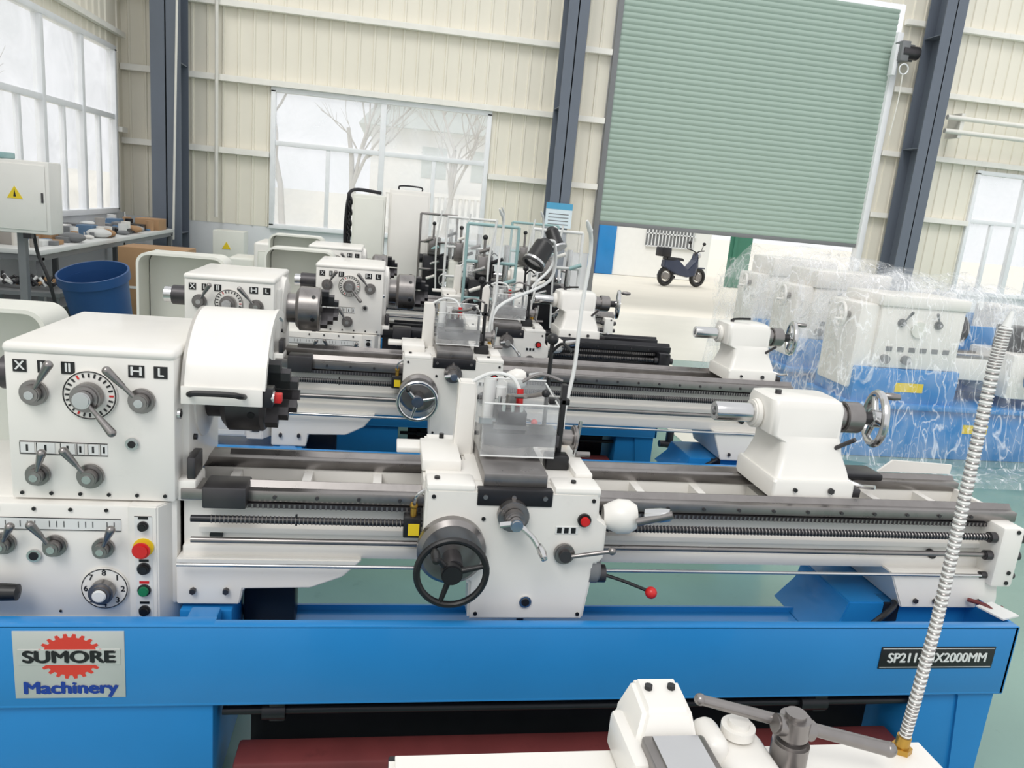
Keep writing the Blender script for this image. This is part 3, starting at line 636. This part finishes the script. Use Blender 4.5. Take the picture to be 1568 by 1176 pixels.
E=empty('machine_cover_box',(-1.35,9.2,0)); b=B('cover_body',E); b.box(-.2,.8,0,.7,0,1.2,WHITE,.03,seg=3); b.box(-.15,.75,-.01,0,.7,1.1,WHITE2,.01)
b.box(-.5,-.2,.1,.6,0,1.0,WHITE2,.03,seg=3); b.cyl((.2,.2,1.2),(.2,.2,1.28),.03,RED); b.cyl((.5,.2,1.2),(.5,.2,1.24),.05,DARK); b.done()
def worklamp(E,x,y,z,base,d=(-.5,-.35,-.8),k=1.15):
    b=B('work_lamp',E); p=Vector((x,y,z)); d=Vector(d).normalized()
    b.rev(p-d*.08,d,[(t*k,r*k) for t,r in [(0,.001),(0,.035),(.02,.045),(.03,.06),(.13,.062),(.15,.066),(.17,.07),(.17,.055),(.13,.05),(.13,.001)]],BLACK,28)
    b.cyl(p+d*.085,p+d*.10,.078,CHROME,seg=28)
    q=p-d*.08; b.tube([base,(base[0]+.0,base[1],base[2]+.25),(q.x+.05,q.y+.05,(base[2]+z)/2+.1),(q.x+.06,q.y+.03,q.z-.02),tuple(q)],.011,LABEL)
    b.done()
worklamp(L2,.98,.75,1.60,(.66,.36,1.0))
worklamp(L3,.68,.55,1.66,(.5,.36,1.0),(.3,-.4,-.8),.9)
E=empty('chip_guard_frame',(0,0,0)); b=B('guard_rails',E)
for (x0,y0,w_,hm) in ((.60,6.3,.42,CYAN),(1.15,6.35,.42,LABEL),(.55,8.0,.5,LABEL),(1.25,8.2,.5,CYAN),(.3,8.6,.4,STEEL)):
    z0,z1=1.02,1.70
    for (a,c) in (((x0,0),(x0,z1)),((x0+w_,0),(x0+w_,z1)),((x0,z1),(x0+w_,z1)),((x0,1.4),(x0+w_,1.4)),((x0,1.1),(x0+w_,1.1))):
        b.cyl((a[0],y0,a[1]),(c[0],y0,c[1]),.013,hm,seg=10)
    b.box(x0,x0+w_,y0,y0+.005,1.4,z1,ACRYL)
    b.box(x0+.05,x0+.3,y0+.05,y0+.3,0.7,1.25,random.choice([DARK,WHITE2]),.02); b.box(x0+.1,x0+.24,y0+.08,y0+.24,1.25,1.45,random.choice([WHITE,DARK,STEEL]),.015)
    b.cyl((x0+.35,y0+.1,1.0),(x0+.35,y0+.1,1.55),.025,CHROME); b.cyl((x0+.0,y0+.2,1.2),(x0+.4,y0+.2,1.2),.05,random.choice([STEEL,DARK]),bev=.005)
    b.box(x0+.1,x0+.2,y0-.05,y0+.05,1.3,1.45,STEEL,.01); b.cyl((x0+.15,y0,1.45),(x0+.15,y0,1.6),.012,STEEL); b.sph((x0+.15,y0,1.6),.022,BLACK)
    b.tube([(x0+.2,y0-.1,.9),(x0+.18,y0-.1,1.4),(x0+.22,y0-.12,1.75)],.009,LABEL)
    for q in range(7):
        zz=1.0+q*.08; xx=x0+random.uniform(0,w_-.08)
        b.cyl((xx,y0-.03,zz),(xx+.09,y0-.06,zz+.04),.016,random.choice([STEEL,DARK,CHROME,CYAN,WHITE]),seg=12)
    hwheel(b,(x0+.3,y0-.08,1.0),(0,-1,0),.07,.008,random.choice([CHROME,BLACK]),.02,handle=.5)
b.done()
# ------------------------------------------------------------ plastic-wrapped lathes on the right
def wrapped(x,y,h0):
    E=empty('wrapped_lathe',(x,y,0)); s=B('lathe_body',E)
    s.box(.05,3.0,0,.6,0,.45,BLUE,.01); s.box(.05,1.05,.0,.6,.45,.80,BLUE,.01); s.box(2.4,3.0,.05,.5,.45,.7,BLUE,.01); s.box(0,3.05,-.05,.65,.45,.5,BLUE,.01)
    s.box(1.1,3.0,.62,.64,.5,1.15,BLUE,.01)
    s.box(.20,1.0,.02,.55,.80,1.34,WHITE,.015); s.box(.18,1.02,.0,.57,1.33,h0-.07,WHITE,.02); s.box(.02,.21,.05,.55,.6,1.34,WHITE,.03)
    s.box(1.0,3.0,.1,.48,.72,.92,WHITE,.01); s.box(1.0,3.0,.1,.18,.92,.94,STEEL); s.box(1.0,3.0,.4,.48,.92,.94,STEEL)
    s.box(1.5,2.0,-.05,.5,.6,1.0,WHITE,.02); s.box(1.6,1.85,.1,.35,1.0,1.22,STEELD,.01)
    s.box(2.4,2.8,.1,.45,.94,1.3,WHITE,.04,seg=3)
    s.cyl((1.0,.3,1.15),(1.2,.3,1.15),.13,STEELD,bev=.01)
    hwheel(s,(-.06,.2,1.22),(-1,.2,0),.10,.014,WHITE,.03,handle=.4); s.cyl((-.06,.2,1.22),(.03,.2,1.22),.03,STEEL)
    hwheel(s,(1.7,-.12,.8),(0,-1,0),.11,.012,CHROME,.03,handle=.4)
    lever(s,.4,.02,1.2,.035,60,.11,GREYP); lever(s,.75,.02,1.2,.035,120,.11,GREYP); s.cyl((.57,.02,1.15),(.57,0,1.15),.07,WHITE2)
    for i in range(6): s.box(.3+i*.11,.36+i*.11,.015,.02,.95,.99,GREYP)
    s.cyl((.3,.02,.88),(.3,-.02,.88),.04,GREYP); s.cyl((.5,.02,.88),(.5,-.02,.88),.04,GREYP)
    s.box(.45,.72,-.003,.0,.60,.68,YEL); s.box(1.2,1.45,-.003,0,.25,.33,YEL)
    s.done()
    p=B('plastic_wrap',E)
    nx,nr=80,36; secs=[]
    for i in range(nx+1):
        u=i/nx; xx=-.20+3.4*u
        top=h0+.07*noise.noise((xx*1.7,y,2.))+.05*abs(math.sin(xx*4.1+y)) -(.18*max(0,min(1,(xx-1.1)/.5)))
        e=min(u,1-u)*nx/5
        edge=min(1,e); row=[]
        prof=[(-.26,.03),(-.20,.30),(-.16,.55),(-.12,.85),(-.07,1.05),(-.03,1.25),(-.01,top-.08),(.08,top),(.25,top+.05),(.42,top),(.57,top-.08),(.64,1.2),(.7,.8),(.75,.3)]
        for j in range(nr+1):
            v=j/nr*(len(prof)-1); k=min(int(v),len(prof)-2); f=v-k
            yy=prof[k][0]*(1-f)+prof[k+1][0]*f; zz=prof[k][1]*(1-f)+prof[k+1][1]*f
            if zz>1.0: zz=1.0+(zz-1.0)*(.35+.65*edge)
            fold=.03*math.sin(xx*11+4*noise.noise((xx*.8,zz*1.2,y)))+.04*noise.noise((xx*4,zz*1.5,yy*3+y))
            row.append((xx+.03*noise.noise((zz*3,yy*4,y+xx)),yy+fold*(-1 if yy<.2 else 1)*(1 if zz<top-.1 else .3),zz+.02*noise.noise((xx*6,yy*6,y))))
        secs.append(row)
    p.loft(secs,WRAP,closed=False,caps=False)
    rows=[]
    for a in range(13):
        t=a/12; rows.append([(-.20+.05*noise.noise((t*4,q*.3,y))+.04*math.sin(q*1.0)*(1-t),-.24+.98*q/20+.0,(.04+(h0-.12-.04)*t)-.25*abs(q/10-1)**3*t) for q in range(21)])
    p.loft(rows,WRAP,closed=False,caps=False)
    p.done()
wrapped(3.93,5.9,1.50); wrapped(4.12,7.3,1.58); wrapped(4.35,8.7,1.62)
b=B('loose_plastic_film'); secs=[]
for i in range(61):
    x=3.9+3.4*i/60
    secs.append([(x,5.1+.48*j/14+.03*noise.noise((x*3,j,0)),.015+.04*(1+noise.noise((x*4,j*.5,3)))*(1 if 0<j<14 else .2)) for j in range(15)])
b.loft(secs,WRAP,closed=False,caps=False); b.done()
# ------------------------------------------------------------ outdoors
b=B('ground_outside'); b.box(-60,80,YB+.1,90,-.12,-.01,OGRND); b.box(-60,XL-.2,-30,YB+.1,-.12,-.01,OGRND); b.done()
E=empty('outbuilding',(0,24,0)); b=B('walls',E)
b.box(4,10.2,0,.3,0,3.2,OWALL); b.box(8.0,9.6,-.05,0,1.0,2.2,GREYP)
for i in range(14): b.box(8.05+i*.115,8.08+i*.115,-.09,-.05,1.0,2.2,WFRAME)
for z in (1.0,1.4,1.8,2.2): b.box(8.0,9.65,-.09,-.05,z-.02,z+.02,WFRAME)
b.box(5.9,7.0,-.06,0,0,2.2,BLUE,.01); b.box(6.4,6.43,-.08,-.05,0,2.2,BLUED)
b.done()
b=B('green_gate'); b.box(10.2,10.9,22.5,22.56,0,3,GRNM); b.box(10.3,10.4,22.44,22.5,0,3,GRNM); b.done()
E=empty('house_far',(0,32,0)); b=B('house',E)
b.box(-1,10,0,6,0,4.4,OWALL); b.prism([(-1.5,4.4),(10.5,4.4),(9.5,5.6),(-.5,5.6)],1,-.5,6.5,OROOF)
for i in range(24):
    x=-.5+i*.24; b.cyl((x,-.6,.9),(x,-.6,1.9),.07,OWALL,seg=8)
b.box(-.8,5.5,-.7,-.5,1.9,2.05,OWALL); b.box(-.8,5.5,-.7,-.5,.6,.9,OWALL); b.box(1,2,-.02,0,2.6,3.8,OROOF); b.box(3,4,-.02,0,2.6,3.8,OROOF)
b.done()
E=empty('far_wall',(0,0,0)); b=B('fence',E); b.box(-40,-1.5,30,30.2,0,1.7,OWALL); b.box(-22,-21.8,0,30,0,1.8,OWALL); b.box(-21,-14,14,20,0,3.5,OROOF); b.done()
def tree(x,y,h,seed):
    rnd=random.Random(seed); c=bpy.data.curves.new('bare_tree','CURVE'); c.dimensions='3D'; c.bevel_depth=1; c.bevel_resolution=1
    def br(p,d,L,r,n):
        s_=c.splines.new('POLY'); pts=[p]; q=p.copy(); dd=d.copy()
        for k in range(4):
            dd=(dd+Vector((rnd.uniform(-.18,.18),rnd.uniform(-.18,.18),rnd.uniform(-.02,.12)))).normalized(); q=q+dd*L/4; pts.append(q.copy())
        s_.points.add(len(pts)-1)
        for i,pp in enumerate(pts): s_.points[i].co=(*pp,1); s_.points[i].radius=r*(1-.5*i/4)
        if n>0:
            for k in range(rnd.choice((3,4))):
                a=rnd.uniform(0,6.28); e=(dd+Vector((math.cos(a),math.sin(a),.2))*rnd.uniform(.5,.9)).normalized(); st=pts[rnd.choice((2,3,4))]
                br(st,e,L*rnd.uniform(.5,.75),r*.5,n-1)
    br(Vector((0,0,0)),Vector((0,0,1)),h*.45,h*.016,4)
    c.materials.append(BARK); o=bpy.data.objects.new('bare_tree',c); COL.objects.link(o); o.location=(x,y,0)
for i,(x,y,h) in enumerate(((-3.6,27,8),(-1.2,29,9),(1.8,28,8),(-6,27,8),(-13,16,7),(-15,22,8),(-12.5,25,9))): tree(x,y,h,i+3)
E=empty('motorcycle',(8.35,21.4,0)); E.rotation_euler=(0,0,.35); b=B('motorcycle_body',E)
for x in (-.6,.6):
    b.torus((x,0,.29),(0,1,0),.23,.06,BLACK,28,8); b.cyl((x,-.05,.29),(x,.05,.29),.1,STEEL); b.torus((x,0,.29),(0,1,0),.16,.02,STEEL)
MB=mat('motorcycle_navy',srgb(40,50,75),.3,coat=.5)
b.loft([[(-.75,-.1,.55),(-.75,.1,.55),(-.75,.08,.75),(-.75,-.08,.75)],[(-.3,-.16,.35),(-.3,.16,.35),(-.3,.15,.78),(-.3,-.15,.78)],[(.1,-.15,.28),(.1,.15,.28),(.1,.13,.5),(.1,-.13,.5)],[(.35,-.18,.35),(.35,.18,.35),(.4,.16,.8),(.4,-.16,.8)],[(.5,-.12,.6),(.5,.12,.6),(.42,.12,1.0),(.42,-.12,1.0)]],MB,.02)
b.loft([[(-.7,-.13,.76),(-.7,.13,.76),(-.7,.1,.84),(-.7,-.1,.84)],[(-.05,-.12,.74),(-.05,.12,.74),(-.1,.1,.82),(-.1,-.1,.82)]],BLACK,.015)
b.tube([(.4,-.36,1.08),(.42,-.15,1.05),(.45,0,1.0),(.42,.15,1.05),(.4,.36,1.08)],.018,BLACK); b.cyl((.6,0,.29),(.42,0,1.0),.035,STEELD)
for s_ in (-1,1): b.cyl((.42,.22*s_,1.06),(.42,.28*s_,1.24),.01,BLACK); b.sph((.42,.3*s_,1.27),.07,BLACK,(.3,1,.7))
b.sph((.52,0,.92),.09,CHROME); b.cyl((-.75,.15,.3),(-.15,.15,.25),.05,STEELD); b.box(.45,.8,-.07,.07,.54,.58,MB,.01); b.box(-.95,-.6,-.15,.15,.84,1.1,DARK,.03)
b.done()
# ------------------------------------------------------------ light, world, camera
w=bpy.data.worlds.new('sky'); S.world=w; w.use_nodes=True; bg=w.node_tree.nodes['Background']; bg.inputs['Color'].default_value=(.97,.98,1,1); bg.inputs['Strength'].default_value=1.02
l=bpy.data.lights.new('sun','SUN'); l.energy=1.3; l.angle=.45; l.color=(1,.98,.94); o=bpy.data.objects.new('sun',l); COL.objects.link(o); o.rotation_euler=(math.radians(34),math.radians(-18),0)
f,yaw,p,r=1172.7,.1698,.2294,.0932
F=Vector((math.sin(yaw)*math.cos(p),math.cos(yaw)*math.cos(p),-math.sin(p))); Rt=Vector((math.cos(yaw),-math.sin(yaw),0)); Up=Rt.cross(F)
R=math.cos(r)*Rt+math.sin(r)*Up; U=-math.sin(r)*Rt+math.cos(r)*Up
M=Matrix((R,U,-F)).transposed().to_4x4(); M.translation=(0,0,1.88)
cd=bpy.data.cameras.new('camera'); cd.sensor_width=36; cd.lens=f/1568*36; cd.clip_end=300; cam=bpy.data.objects.new('camera',cd); COL.objects.link(cam); cam.matrix_world=M
S.camera=cam
S.view_settings.view_transform='Standard'; S.view_settings.exposure=0
